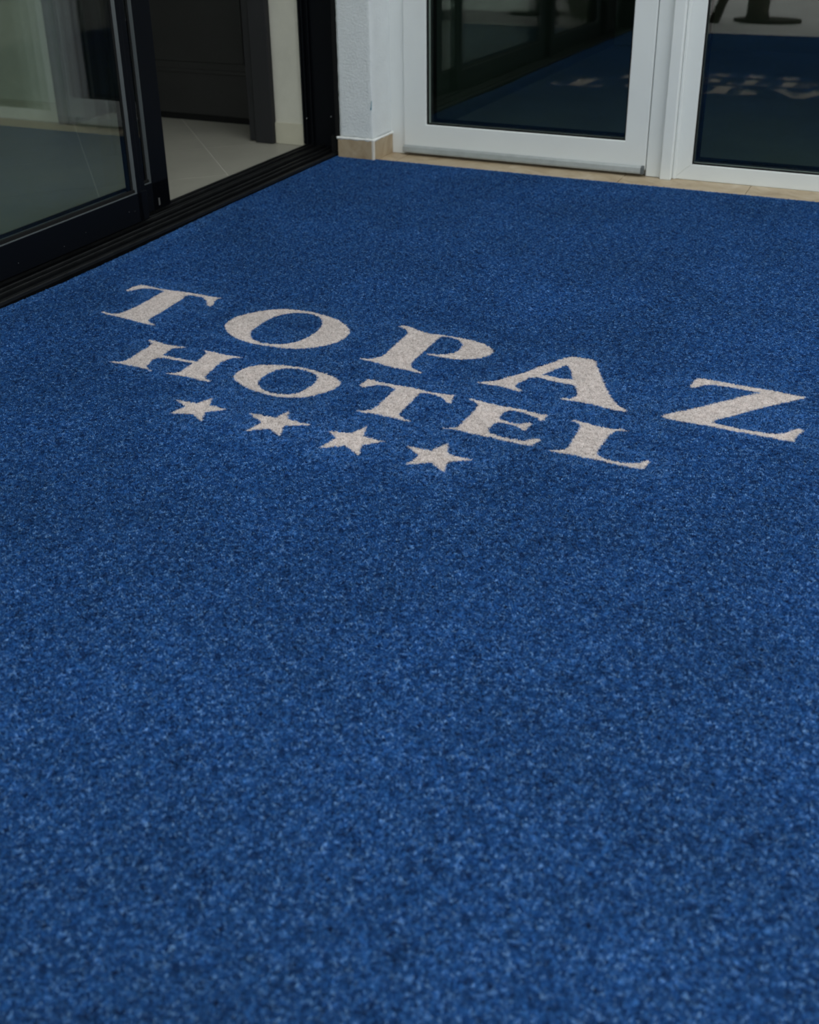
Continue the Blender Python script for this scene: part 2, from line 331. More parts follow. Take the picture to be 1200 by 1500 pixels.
 'E': [[(1.2269,-1.7003),(1.2316,-1.6946),(1.2437,-1.6966),(1.2595,-1.6983),(1.2751,-1.7),(1.2905,-1.7017),(1.3049,-1.7008),(1.3229,-1.6999),(1.3374,-1.6998),(1.3524,-1.7014),(1.3674,-1.7031),(1.3781,-1.7032),(1.3888,-1.6996),(1.386,-1.7105),(1.3862,-1.7215),(1.3853,-1.7314),(1.3772,-1.7309),(1.3742,-1.7249),(1.37,-1.7206),(1.3583,-1.7177),(1.342,-1.7125),(1.327,-1.7109),(1.3163,-1.7115),(1.3099,-1.7186),(1.3078,-1.7322),(1.3071,-1.7492),(1.3129,-1.7548),(1.327,-1.7587),(1.338,-1.7597),(1.35,-1.7584),(1.3563,-1.7514),(1.3632,-1.7463),(1.3743,-1.7493),(1.3711,-1.7608),(1.3698,-1.7694),(1.3705,-1.7809),(1.364,-1.7799),(1.3593,-1.7741),(1.3489,-1.7697),(1.3376,-1.768),(1.325,-1.7677),(1.3133,-1.7697),(1.3083,-1.7753),(1.3071,-1.7879),(1.308,-1.8015),(1.312,-1.8115),(1.3206,-1.8154),(1.3357,-1.8182),(1.3501,-1.8194),(1.3633,-1.8179),(1.3767,-1.8168),(1.3855,-1.8128),(1.3926,-1.8038),(1.399,-1.7978),(1.4089,-1.8009),(1.404,-1.8119),(1.4024,-1.822),(1.4018,-1.8298),(1.3888,-1.8313),(1.3721,-1.8321),(1.3546,-1.8314),(1.3372,-1.831),(1.3192,-1.8296),(1.3017,-1.8298),(1.2841,-1.8301),(1.2657,-1.8286),(1.2511,-1.8282),(1.2311,-1.8321),(1.2272,-1.8307),(1.239,-1.8253),(1.2502,-1.8178),(1.2527,-1.8066),(1.2524,-1.7844),(1.2536,-1.761),(1.2532,-1.7379),(1.2521,-1.717),(1.2444,-1.7073),(1.2357,-1.7047)]],
 'L': [[(1.4313,-1.7052),(1.4373,-1.6983),(1.4492,-1.7031),(1.4614,-1.7036),(1.4777,-1.7063),(1.4917,-1.7079),(1.5082,-1.7064),(1.5206,-1.7027),(1.5387,-1.7004),(1.5349,-1.706),(1.5229,-1.7107),(1.5161,-1.7165),(1.5132,-1.7296),(1.5117,-1.7476),(1.5117,-1.7703),(1.5112,-1.7854),(1.5114,-1.8),(1.5159,-1.8124),(1.5244,-1.8193),(1.538,-1.822),(1.551,-1.8231),(1.5634,-1.822),(1.5762,-1.8169),(1.5859,-1.8124),(1.5913,-1.8029),(1.5961,-1.7971),(1.6028,-1.7976),(1.6001,-1.8128),(1.5995,-1.8287),(1.588,-1.8322),(1.5725,-1.8325),(1.5569,-1.8327),(1.5411,-1.8329),(1.5248,-1.8316),(1.5089,-1.8318),(1.4928,-1.832),(1.4761,-1.8307),(1.4606,-1.8334),(1.4477,-1.8346),(1.4315,-1.8347),(1.4357,-1.8284),(1.4476,-1.8241),(1.4556,-1.8182),(1.4587,-1.8075),(1.4583,-1.7909),(1.4578,-1.7683),(1.4562,-1.7419),(1.4545,-1.7229),(1.4489,-1.7134),(1.4389,-1.709)]],
 'S1': [[(0.7067,-1.9372),(0.7555,-1.9327),(0.7677,-1.8978),(0.7811,-1.9293),(0.8241,-1.9316),(0.7927,-1.9579),(0.8079,-1.993),(0.773,-1.9735),(0.7327,-1.992),(0.7421,-1.9538)]],
 'S2': [[(0.8693,-1.9263),(0.9278,-1.923),(0.9337,-1.8846),(0.9496,-1.917),(1.0011,-1.9218),(0.9586,-1.9437),(0.9731,-1.983),(0.9398,-1.9648),(0.9055,-1.9917),(0.9127,-1.9505)]],
 'S3': [[(1.041,-1.9285),(1.0863,-1.9206),(1.0987,-1.8821),(1.1122,-1.9209),(1.1553,-1.9223),(1.1258,-1.9515),(1.1382,-1.9877),(1.0979,-1.9655),(1.0616,-1.9932),(1.0697,-1.9456)]],
 'S4': [[(1.1977,-1.9206),(1.2452,-1.9193),(1.2611,-1.88),(1.2782,-1.9193),(1.3257,-1.9191),(1.288,-1.9444),(1.2994,-1.9822),(1.2635,-1.9581),(1.2271,-1.9825),(1.2345,-1.9443)]],
}

# ------------------------------------------------------------------ setting: ground and floors
ZG = -0.006          # stone level next to the carpet
gr = box('ground', -3.6, 9, -12, 0.12, -0.15, -0.012, M['paving'])
tag(gr, 'pale paving under and beyond the blue carpet', kind='structure')

ROT = math.radians(0.9)

# left interior: 45 degree tiles on a screed of grout
fl = empty('floor', (-1.9, -1.6, 0.0), 0, 'structure')
tag(fl, 'beige floor of diagonal tiles behind the sliding doors')
box('grout_bed', -3.55, -0.190, -3.72, 0.62, -0.02, -0.0016, M['grout'], fl)
S = 0.4465
d1 = Vector((0.7071, -0.7071)); d2 = Vector((-0.7071, -0.7071))
v0 = Vector((-0.856, 0.239))
for i in range(-9, 10):
    for j in range(-9, 10):
        g = 0.0017
        a = v0 + d1 * (i * S + g) + d2 * (j * S + g)
        q = [a, a + d1 * (S - 2 * g), a + d1 * (S - 2 * g) + d2 * (S - 2 * g), a + d2 * (S - 2 * g)]
        q = clip_poly([(p.x, p.y) for p in q], -3.55, -0.190, -3.72, 0.62)
        if len(q) >= 3:
            ar = abs(sum(q[k][0] * q[(k + 1) % len(q)][1] - q[(k + 1) % len(q)][0] * q[k][1] for k in range(len(q)))) / 2
            if ar > 0.0008:
                prism('tile', q, 'z', -0.0016, 0.0, M['tile'], fl)

# room behind the white door
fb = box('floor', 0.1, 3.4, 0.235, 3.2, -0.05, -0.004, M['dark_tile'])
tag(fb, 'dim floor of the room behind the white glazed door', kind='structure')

# ------------------------------------------------------------------ white pier, walls above and to the right
wb = empty('wall_back', (0.07, 0.15, 0.0), 0, 'structure')
tag(wb, 'white rough plastered pier between the black and the white doors')
def pier():
    x0, x1, y0, y1, z0, z1 = 0.004, 0.139, 0.006, 0.34, 0.066, 3.0
    vs, fs = [], []
    nz = 70
    zs = [z0 + 0.9 * (k / nz) for k in range(nz)] + [0.966, 1.6, 2.3, z1]
    prof = []
    for t in range(15): prof.append((x0 + (x1 - x0 - 0.006) * t / 14, y0))
    prof += [(x1 - 0.0025, y0 + 0.001), (x1 - 0.0006, y0 + 0.004)]
    for t in range(1, 11): prof.append((x1, y0 + 0.006 + (y1 - y0 - 0.006) * t / 10))
    prof += [(x0, y1)]
    n = len(prof)
    rnd = random.Random(3)
    for zi, z in enumerate(zs):
        for (x, y) in prof:
            j = 0.0007
            vs.append((x + rnd.uniform(-j, j) - 0.07, y + rnd.uniform(-j, j) - 0.15, z + (rnd.uniform(-.002, .002) if 0 < zi < nz else (rnd.uniform(-.0025, .0005) if zi == 0 else 0))))
    for k in range(len(zs) - 1):
        for i in range(n):
            j = (i + 1) % n
            fs.append((k * n + i, k * n + j, (k + 1) * n + j, (k + 1) * n + i))
    fs.append(tuple(range(n - 1, -1, -1)))
    fs.append(tuple((len(zs) - 1) * n + i for i in range(n)))
    o = mesh_obj('plaster_pier', vs, fs, M['plaster'], wb, (0.07, 0.15, 0), True)
    return o
pier()
# small teal paint mark on the pier's edge
pm = [(0.1315, 0.176), (0.1335, 0.1735), (0.136, 0.176), (0.1365, 0.188), (0.1372, 0.205), (0.1362, 0.206), (0.1352, 0.19), (0.1335, 0.182)]
prism('paint_mark', pm, 'y', 0.0035, 0.0066, M['blue_chip'], wb)
box('upper_wall', 0.0, 4.6, 0.10, 0.34, 2.36, 3.0, M['paint'], wb)
box('side_wall', 2.62, 4.6, 0.10, 0.34, -0.012, 2.36, M['paint'], wb)

bs = empty('baseboard_back', (0.07, 0.0, ZG), 0, 'structure')
tag(bs, 'beige stone skirting at the foot of the white pier')
box('stone_tile', -0.002, 0.1365, -0.002, 0.006, ZG, 0.065, M['stone'], bs, 0.0008)
box('stone_tile', 0.139, 0.1455, 0.007, 0.152, ZG, 0.065, M['stone'], bs, 0.0008)
box('corner_trim', 0.1365, 0.1465, -0.003, 0.007, ZG, 0.0655, M['bead_trim'], bs, 0.0025, 3)
def caulk():
    rnd = random.Random(11)
    path = [(-0.006 + 0.15 * t / 16, -0.0035) for t in range(17)] + [(0.1475, -0.002 + 0.158 * t / 12) for t in range(1, 13)]
    vs, fs = [], []
    ring = 6
    for i, (x, y) in enumerate(path):
        r = rnd.uniform(0.003, 0.0055)
        if i < 17: nx, ny = 0, -1
        else: nx, ny = 1, 0
        for k in range(ring):
            a = 2 * math.pi * k / ring
            vs.append((x - nx * 0.004 + nx * math.cos(a) * r, y - ny * 0.004 + ny * math.cos(a) * r, 0.0675 + math.sin(a) * r * 1.3))
    for i in range(len(path) - 1):
        for k in range(ring):
            fs.append((i * ring + k, i * ring + (k + 1) % ring, (i + 1) * ring + (k + 1) % ring, (i + 1) * ring + k))
    mesh_obj('caulk_line', [Vector(v) - Vector((0.07, 0, ZG)) for v in vs], fs, M['caulk'], bs, (0.07, 0, ZG), True)
caulk()

# beige stone threshold under the white door
th = empty('trim_1', (1.2, 0.1, ZG), 0, 'structure')
tag(th, 'strip of beige stone slabs between carpet and white door')
xs = [-0.09, 0.215, 0.62, 1.03, 1.44, 1.85, 2.26, 2.62]
for a, b in zip(xs[:-1], xs[1:]):
    box('stone_slab', a + 0.0008, b - 0.0008, -0.05 if a > 0.2 else -0.045, 0.24, -0.03, ZG + random.uniform(-0.0006, 0.0004), M['stone'], th, 0.0012)

# ------------------------------------------------------------------ white glazed door and its frame
TOP = 2.28
dr = empty('door_1', (0.645, 0.17, ZG), 0, 'structure')
tag(dr, 'white framed glazed door with a dark pane')
F = 0.152            # front of the fixed frame
box('frame_jamb', 0.136, 0.1955, F, 0.235, ZG, TOP + 0.06, M['pvc'], dr, 0.002)
box('frame_jamb', 1.0955, 1.147, F - 0.006, 0.235, ZG, TOP + 0.06, M['pvc'], dr, 0.003)
box('cover_profile', 1.1475, 1.185, 0.124, 0.22, ZG - 0.001, TOP + 0.06, M['pvc'], dr, 0.004, 3)
box('frame_head', 0.196, 1.095, F, 0.235, TOP, TOP + 0.06, M['pvc'], dr, 0.002)
box('door_sill', 0.197, 1.094, 0.17, 0.235, ZG, 0.012, M['alu'], dr, 0.001)
sx0, sx1, sz0 = 0.197, 1.0935, 0.016
gx0, gx1, gz0, gz1 = 0.286, 1.019, 0.1075, TOP - 0.10
sy0, sy1 = 0.142, 0.212
def welded_ring(name, ox0, ox1, oz0, oz1, ix0, ix1, iz0, iz1, y0, y1, mat, parent, bev):
    """one welded rectangular ring; only its real arrises are eased"""
    O = [(ox0, oz0), (ox1, oz0), (ox1, oz1), (ox0, oz1)]; I = [(ix0, iz0), (ix1, iz0), (ix1, iz1), (ix0, iz1)]
    bm = bmesh.new()
    c = Vector(((ox0 + ox1) / 2, (y0 + y1) / 2, (oz0 + oz1) / 2))
    V = {}
    for key, pts in (('O', O), ('I', I)):
        for yk, y in ((0, y0), (1, y1)):
            V[key, yk] = [bm.verts.new(Vector((p[0], y, p[1])) - c) for p in pts]
    sharp = []
    for k in range(4):
        n = (k + 1) % 4
        bm.faces.new((V['O', 0][k], V['O', 0][n], V['I', 0][n], V['I', 0][k]))
        bm.faces.new((V['O', 1][n], V['O', 1][k], V['I', 1][k], V['I', 1][n]))
        bm.faces.new((V['O', 0][n], V['O', 0][k], V['O', 1][k], V['O', 1][n]))
        bm.faces.new((V['I', 0][k], V['I', 0][n], V['I', 1][n], V['I', 1][k]))
    bmesh.ops.recalc_face_normals(bm, faces=bm.faces[:])
    sharp = [e for e in bm.edges if len(e.link_faces) == 2 and e.calc_face_angle() > 0.3 and not (e.verts[0].co.y != e.verts[1].co.y)]
    bmesh.ops.bevel(bm, geom=sharp, offset=bev, segments=3, affect='EDGES', profile=0.5)
    me = bpy.data.meshes.new(name); bm.to_mesh(me); bm.free()
    return link(name, me, mat, parent, c)
welded_ring('sash', sx0, sx1, sz0, TOP - 0.004, gx0, gx1, gz0, gz1, sy0, sy1, M['pvc'], dr, 0.003)
# glazing bead slopes and gasket
def frame_ring(name, x0, x1, z0, z1, w, y0, y1, mat, parent, bev=0.0):
    pcs = []
    pcs.append(prism(name, [(x0, z0), (x0 + w, z0 + w), (x0 + w, z1 - w), (x0, z1)], 'y', y0, y1, mat, parent, bev))
    pcs.append(prism(name, [(x1, z0), (x1, z1), (x1 - w, z1 - w), (x1 - w, z0 + w)], 'y', y0, y1, mat, parent, bev))
    pcs.append(prism(name, [(x0, z0), (x1, z0), (x1 - w, z0 + w), (x0 + w, z0 + w)], 'y', y0, y1, mat, parent, bev))
    pcs.append(prism(name, [(x0, z1), (x0 + w, z1 - w), (x1 - w, z1 - w), (x1, z1)], 'y', y0, y1, mat, parent, bev))
    return pcs
frame_ring('gasket', gx0 - 0.001, gx1 + 0.001, gz0 - 0.001, gz1 + 0.001, 0.0055, 0.150, 0.160, M['rubber'], dr)
frame_ring('spacer', gx0 - 0.001, gx1 + 0.001, gz0 - 0.001, gz1 + 0.001, 0.012, 0.1845, 0.213, M['rubber'], dr)
gp = box('glass_pane', gx0 - 0.002, gx1 + 0.002, 0.160, 0.184, gz0 - 0.002, gz1 + 0.002, M['glass_door'], dr)
tag(gp, 'dark reflective glass pane')
# aluminium weather bar with end cap
wbp = [(0.142, 0.030), (0.131, 0.024), (0.128, 0.010), (0.128, 0.0045), (0.134, 0.0045), (0.142, 0.008)]
wbar = prism('weather_bar', wbp, 'x', sx0, sx1 - 0.012, M['alu'], dr, 0.0008)
prism('bar_end_cap', [(0.142, 0.031), (0.130, 0.025), (0.1265, 0.010), (0.1265, 0.0035), (0.142, 0.0035)], 'x', sx1 - 0.0115, sx1 - 0.001, M['bead'], dr, 0.001)
# door handle, above the picture
hd = box('door_handle', 1.04, 1.07, 0.128, 0.142, 0.98, 1.2, M['alu'], dr, 0.004)
box('lever', 0.93, 1.06, 0.085, 0.10, 1.10, 1.125, M['alu'], hd, 0.004)

# fixed window to the right of it
wi = empty('window_1', (1.9, 0.17, ZG), 0, 'structure')
tag(wi, 'fixed white framed window with a dark pane')
wx0, wx1, wz0, wz1 = 1.1855, 2.615, ZG, TOP + 0.05
w = 0.0575
hx0, hz0 = 1.2435, 0.0455
hx1, hz1 = 2.555, TOP - 0.01
wf0, wf1 = 0.153, 0.225
prism('frame_stile', [(wx0, wz0), (hx0, hz0), (hx0, hz1), (wx0, wz1)], 'y', wf0, wf1, M['pvc'], wi, 0.002)
prism('frame_stile', [(wx1, wz0), (wx1, wz1), (hx1, hz1), (hx1, hz0)], 'y', wf0, wf1, M['pvc'], wi, 0.002)
prism('frame_rail', [(wx0, wz0), (wx1, wz0), (hx1, hz0), (hx0, hz0)], 'y', wf0, wf1, M['pvc'], wi, 0.002)
prism('frame_rail', [(wx0, wz1), (hx0, hz1), (hx1, hz1), (wx1, wz1)], 'y', wf0, wf1, M['pvc'], wi, 0.002)
box('cover_strip', 1.1855, 1.196, 0.146, 0.154, ZG, TOP, M['pvc'], wi, 0.002)
frame_ring('gasket', hx0 - 0.001, hx1 + 0.001, hz0 - 0.001, hz1 + 0.001, 0.005, 0.160, 0.170, M['rubber'], wi)
frame_ring('spacer', hx0 - 0.001, hx1 + 0.001, hz0 - 0.001, hz1 + 0.001, 0.012, 0.1945, 0.226, M['rubber'], wi)
gp2 = box('glass_pane', hx0 - 0.002, hx1 + 0.002, 0.170, 0.194, hz0 - 0.002, hz1 + 0.002, M['glass_door'], wi)
tag(gp2, 'dark reflective glass pane')

# dim room behind
wr = empty('wall_behind', (1.7, 3.2, 0), 0, 'structure')
tag(wr, 'dim walls of the room behind the white door')
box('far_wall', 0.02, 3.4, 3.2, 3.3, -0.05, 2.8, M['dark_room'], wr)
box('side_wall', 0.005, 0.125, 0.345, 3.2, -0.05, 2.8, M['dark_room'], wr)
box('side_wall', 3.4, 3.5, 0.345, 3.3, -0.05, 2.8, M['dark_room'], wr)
cl = box('ceiling', 0.005, 3.5, 0.345, 3.3, 2.8, 2.9, M['ceiling'])
tag(cl, 'ceiling of the room behind the white door', kind='structure')

# ------------------------------------------------------------------ black sliding door front
tk = empty('door_2', (-0.13, -1.7, 0), ROT, 'structure')
tag(tk, 'black frame and floor track of the sliding doors')
Y0, Y1 = -3.60, 0.12
prism('track_base', [(-0.012, -0.012), (-0.013, 0.003), (-0.018, 0.004), (-0.190, 0.004), (-0.190, -0.02), (-0.012, -0.02)][::-1], 'y', Y0, Y1, M['black_track'], tk)
box('track_skirt', -0.07, 0.04, Y0, 0.0, -0.016, -0.0119, M['black_track'], tk)
def rib(x, wd, h):
    return prism('track_rail', [(x - wd / 2, 0.003), (x - wd / 2, h - 0.002), (x - wd / 4, h), (x + wd / 4, h), (x + wd / 2, h - 0.002), (x + wd / 2, 0.003)], 'y', Y0, Y1, M['rail'], tk)
for x, wd, h in ((-0.0165, 0.006, 0.0125), (-0.034, 0.003, 0.008), (-0.062, 0.005, 0.011), (-0.088, 0.005, 0.011), (-0.122, 0.006, 0.012), (-0.140, 0.004, 0.010), (-0.165, 0.006, 0.012), (-0.185, 0.008, 0.0125)):
    rib(x, wd, h)
# jamb next to the pier
box('jamb', -0.203, -0.006, 0.105, 0.16, 0.0, 2.36, M['black_metal'], tk, 0.0015)
for x, wd, pr in ((-0.199, 0.008, 0.010), (-0.184, 0.007, 0.016), (-0.162, 0.006, 0.012), (-0.03, 0.006, 0.004)):
    box('jamb_rib', x - wd / 2, x + wd / 2, 0.105 - pr, 0.106, 0.010, 2.36, M['black_metal'], tk, 0.0012)
box('seal_strip', -0.014, -0.0015, 0.004, 0.104, 0.066, 2.36, M['rubber'], tk, 0.001)
box('jamb_foot', -0.045, -0.0035, 0.026, 0.105, -0.012, 0.066, M['rubber'], tk, 0.001)
for (x, z) in ((-0.085, 0.118), (-0.181, 0.108)):
    me_s = bmesh.new()
    bmesh.ops.create_icosphere(me_s, subdivisions=2, radius=0.0025)
    mm = bpy.data.meshes.new('screw'); me_s.to_mesh(mm); me_s.free()
    link('screw', mm, M['alu'], tk, (x, 0.1045 if x > -0.1 else 0.089, z))
box('head', -0.203, -0.006, Y0, 0.16, 2.28, 2.36, M['black_metal'], tk, 0.002)
for (ya, yb) in ((-2.235, -2.17), (-3.36, -3.20)):
    box('post', -0.20, -0.075, ya, yb, 0.004, 2.28, M['black_metal'], tk, 0.002)
box('end_jamb', -0.203, -0.006, -3.66, -3.60, 0.0, 2.36, M['black_metal'], tk, 0.002)

def leaf(name, label, xf, th, ya, yb, stile_r, stile_l, z0=0.011, zg=0.099, step=None):
    """glazed leaf in the y-z plane, front at x = xf, between ya (near) and yb (far)"""
    e = empty(name, (xf - th / 2, (ya + yb) / 2, z0), ROT, 'structure')
    tag(e, label)
    zt, zgt = 2.275, 2.20
    xb = xf - th
    ga, gb = ya + stile_l, yb - stile_r
    bm_ = M['black_metal']
    box('bottom_rail', xb, xf, ya + 0.002, yb - 0.0025, z0, zg, bm_, e, 0.002)
    box('top_rail', xb, xf, ya + 0.002, yb - 0.0025, zgt, zt, bm_, e, 0.002)
    box('stile', xb, xf, ya, ga, zg, zgt, bm_, e, 0.0015)
    if step:
        box('stile', xb, xf, gb, yb - step, z0, zgt, bm_, e, 0.0015)
        box('edge_profile', xb, xf - 0.007, yb - step, yb, z0 - 0.003, zgt, bm_, e, 0.0015)
    else:
        box('stile', xb, xf, gb, yb, z0, zgt, bm_, e, 0.0015)
    # beads: slope from the face back to the glass
    xg = xf - 0.010
    prism('glazing_bead', [(xf - 0.0005, zg - 0.001), (xf - 0.0005, zg + 0.0008), (xg + 0.005, zg + 0.0012), (xg + 0.005, zg - 0.001)], 'y', ga - 0.001, gb + 0.001, M['bead'], e)
    prism('glazing_bead', [(xf - 0.0005, gb + 0.004), (xf - 0.0005, gb - 0.0005), (xg, gb - 0.005), (xg, gb + 0.004)], 'z', zg - 0.002, zgt, M['bead'], e)
    prism('glazing_bead', [(xf - 0.0005, ga - 0.004), (xf - 0.0005, ga + 0.001), (xg, ga + 0.006), (xg, ga - 0.004)], 'z', zg - 0.002, zgt, M['bead'], e)
    box('gasket', xg - 0.001, xg + 0.0045, ga, gb, zg - 0.001, zg + 0.010, M['rubber'], e)
    box('gasket', xg - 0.001, xg + 0.0015, gb - 0.013, gb - 0.006, zg + 0.004, zgt, M['rubber'], e)
    box('glass_pane', xg - 0.022, xg - 0.001, ga - 0.002, gb + 0.002, zg - 0.002, zgt + 0.002, M['glass_slide'], e)
    return e
l1 = leaf('door_3', 'black framed sliding glass leaf nearest the carpet', -0.105, 0.040, -2.165, -0.988, 0.047, 0.065, z0=0.020, zg=0.106, step=0.027)
for y, z in ((-1.33, 0.030), (-1.24, 0.043), (-1.05, 0.050), (-1.025, 0.046), (-1.5, 0.036)):
    bm_s = bmesh.new(); bmesh.ops.create_icosphere(bm_s, subdivisions=1, radius=0.0012)
    mm = bpy.data.meshes.new('screw'); bm_s.to_mesh(mm); bm_s.free()
    link('screw', mm, M['bead'], l1, (-0.1048, y - 0.03, z + 0.012))
l2 = leaf('door_4', 'second sliding glass leaf, behind the front leaf', -0.150, 0.033, -2.16, -0.826, 0.083, 0.065, z0=0.016, zg=0.103)
box('brush_seal', -0.1495, -0.148, -0.886, -0.880, 0.028, 0.050, M['brush'], l2)
leaf('window_2', 'fixed black framed glass panel of the sliding front', -0.110, 0.045, -3.195, -2.24, 0.05, 0.05)
leaf('window_3', 'narrow black framed end panel of the sliding front', -0.110, 0.045, -3.595, -3.365, 0.04, 0.04)
wl = box('wall_left', -0.36, -0.02, -4.6, 0.0, 2.375, 3.0, M['paint'])
wl.rotation_euler = (0, 0, ROT)
tag(wl, 'white wall above the black sliding doors', kind='structure')

# ------------------------------------------------------------------ room behind the sliding doors
wi_ = empty('wall_inside', (-1.5, 0.3, 0), 0, 'structure')
tag(wi_, 'cream wall beside the dark inner door')
box('cream_wall', -0.345, -0.206, 0.108, 0.36, 0.0, 2.7, M['cream'], wi_)
box('cream_wall', -3.55, -1.38, 0.108, 0.36, 0.0, 2.7, M['cream'], wi_)
box('cream_wall', -1.38, -0.345, 0.108, 0.36, 2.12, 2.7, M['cream'], wi_)
box('far_wall', -3.65, -3.55, -3.8, 0.62, -0.02, 2.7, M['cream'], wi_)
box('near_wall', -3.55, -3.30, -3.82, -3.72, -0.02, 2.7, M['cream'], wi_)
box('near_wall', -0.50, -0.21, -3.82, -3.72, -0.02, 2.7, M['cream'], wi_)
box('near_wall', -3.30, -0.50, -3.82, -3.72, 2.30, 2.7, M['cream'], wi_)
w4 = empty('added_window', (-1.9, -3.77, 0), 0, 'structure')  # added glazing, out of view, to bring more daylight into this room
tag(w4, 'added black framed end window, out of view, letting daylight into the room behind the sliding doors')
frame_ring('frame_rail', -3.30, -0.50, -0.012, 2.30, 0.08, -3.80, -3.74, M['black_metal'], w4)
box('mullion', -1.94, -1.86, -3.80, -3.74, 0.068, 2.22, M['black_metal'], w4)
box('glass_pane', -3.23, -1.93, -3.78, -3.76, 0.06, 2.23, M['glass_slide'], w4)
box('glass_pane', -1.87, -0.57, -3.78, -3.76, 0.06, 2.23, M['glass_slide'], w4)
ic = box('ceiling', -3.65, -0.21, -3.82, 0.75, 2.7, 2.8, M['ceiling'])
tag(ic, 'ceiling of the room behind the sliding doors', kind='structure')
sk = empty('baseboard_inside', (-0.3, 0.1, 0), 0, 'structure')
tag(sk, 'cream tile skirting beside the dark inner door')
box('skirting_tile', -0.3335, -0.206, 0.098, 0.108, 0.0005, 0.080, M['cream_tile'], sk, 0.001)
box('skirting_tile', -3.54, -1.42, 0.098, 0.108, 0.0005, 0.080, M['cream_tile'], sk, 0.001)

dd = empty('door_5', (-0.9, 0.35, 0), 0, 'structure')
tag(dd, 'dark brown panelled inner door in a charcoal frame')
fr = box('architrave', -0.412, -0.334, 0.078, 0.108, 0.001, 2.12, M['dark_frame'], dd, 0.003)
box('frame_reveal', -0.452, -0.4125, 0.098, 0.40, 0.004, 2.10, M['dark_frame'], dd, 0.002)
box('architrave', -1.415, -1.352, 0.078, 0.108, 0.001, 2.12, M['dark_frame'], dd, 0.003)
box('frame_reveal', -1.378, -1.35, 0.098, 0.40, 0.004, 2.10, M['dark_frame'], dd, 0.002)
box('frame_head', -1.378, -0.412, 0.098, 0.40, 2.06, 2.115, M['dark_frame'], dd, 0.002)
sl = box('door_leaf', -1.347, -0.457, 0.352, 0.395, 0.027, 2.055, M['dark_door'], dd, 0.002)
def panel(z0, z1):
    x0, x1 = -1.225, -0.58
    frame_ring('panel_moulding', x0, x1, z0, z1, 0.016, 0.3465, 0.353, M['dark_door'], sl, 0.002)
    box('raised_panel', x0 + 0.045, x1 - 0.045, 0.346, 0.353, z0 + 0.045, z1 - 0.045, M['dark_door'], sl, 0.003)
panel(0.20, 0.88); panel(1.02, 1.92)
box('door_handle', -1.33, -1.20, 0.30, 0.315, 1.02, 1.04, M['alu'], dd, 0.004)
box('gap_shade_strip', -1.345, -0.46, 0.356, 0.39, 0.0005, 0.0268, M['rubber'], dd)  # black strip standing in for the shade in the gap under the leaf
box('back_cover', -1.62, -0.30, 0.46, 0.56, -0.02, 2.7, M['rubber'], wi_)

# ------------------------------------------------------------------ the carpet
cp = empty('carpet', (1.6, -1.8, -0.012))
tag(cp, 'blue cut-pile entrance carpet with pale grey letters and stars', 'carpet')
ZB, HP = -0.0058, 0.0058
edge = [(-0.040, 0.012), (-0.040, -0.17), (-0.017, -0.35), (0.003, -0.85), (0.019, -1.19), (0.024, -1.48), (0.020, -1.6), (0.016, -1.72), (0.02, -2.4), (0.03, -3.58), (3.22, -3.60), (3.22, 0.02), (1.66, 0.016), (0.8, 0.012)]

# --- tufts: fibres with their own shade
def fibre(vs, fs, sh, bx, by, h, lean, az, wd, shade, face):
    dx, dy = math.cos(az), math.sin(az)
    px, py = math.cos(face) * wd / 2, math.sin(face) * wd / 2
    i = len(vs)
    m1 = 0.5
    cx, cy, cz = bx + dx * lean * h * 0.25, by + dy * lean * h * 0.25, h * 0.72
    tx, ty, tz = bx + dx * lean * h, by + dy * lean * h, h * (1 - 0.22 * lean)
    vs += [(bx - px, by - py, 0), (bx + px, by + py, 0), (cx + px * 0.95, cy + py * 0.95, cz), (cx - px * 0.95, cy - py * 0.95, cz), (tx + px * 0.7, ty + py * 0.7, tz), (tx - px * 0.7, ty - py * 0.7, tz)]
    fs += [(i, i + 1, i + 2, i + 3), (i + 3, i + 2, i + 4, i + 5)]
    sh += [shade] * 6

def tuft(vs, fs, sh, x, y, rnd, nf=9):
    base = min(1, max(0, rnd.gauss(0.43, 0.24)))
    th = rnd.uniform(0.72, 1.08)
    ta, tl = rnd.uniform(0, 6.283), rnd.uniform(0, 0.35)
    for k in range(nf):
        a = rnd.uniform(0, 6.283)
        rr = 0.0011 * math.sqrt(rnd.random())
        s = base + rnd.gauss(0, 0.13)
        if rnd.random() < 0.055: s += 0.38
        s = min(1, max(0, s))
        lx = math.cos(a) * rnd.uniform(0.15, 0.72) + math.cos(ta) * tl
        ly = math.sin(a) * rnd.uniform(0.15, 0.72) + math.sin(ta) * tl
        fibre(vs, fs, sh, x + math.cos(a) * rr, y + math.sin(a) * rr, HP * th * rnd.uniform(0.8, 1.06), min(1.15, math.hypot(lx, ly)), math.atan2(ly, lx), rnd.uniform(0.0006, 0.0010), s, rnd.uniform(0, 6.283))

def tuft_mesh(name, pts, seed):
    rnd = random.Random(seed)
    vs, fs, sh = [], [], []
    for (x, y) in pts:
        tuft(vs, fs, sh, x, y, rnd)
    me = bpy.data.meshes.new(name)
    me.from_pydata(vs, [], fs)
    at = me.attributes.new('shade', 'FLOAT', 'POINT')
    at.data.foreach_set('value', sh)
    me.update()
    return bpy.data.objects.new(name, me)      # only a source of geometry for the node group, not placed in the scene

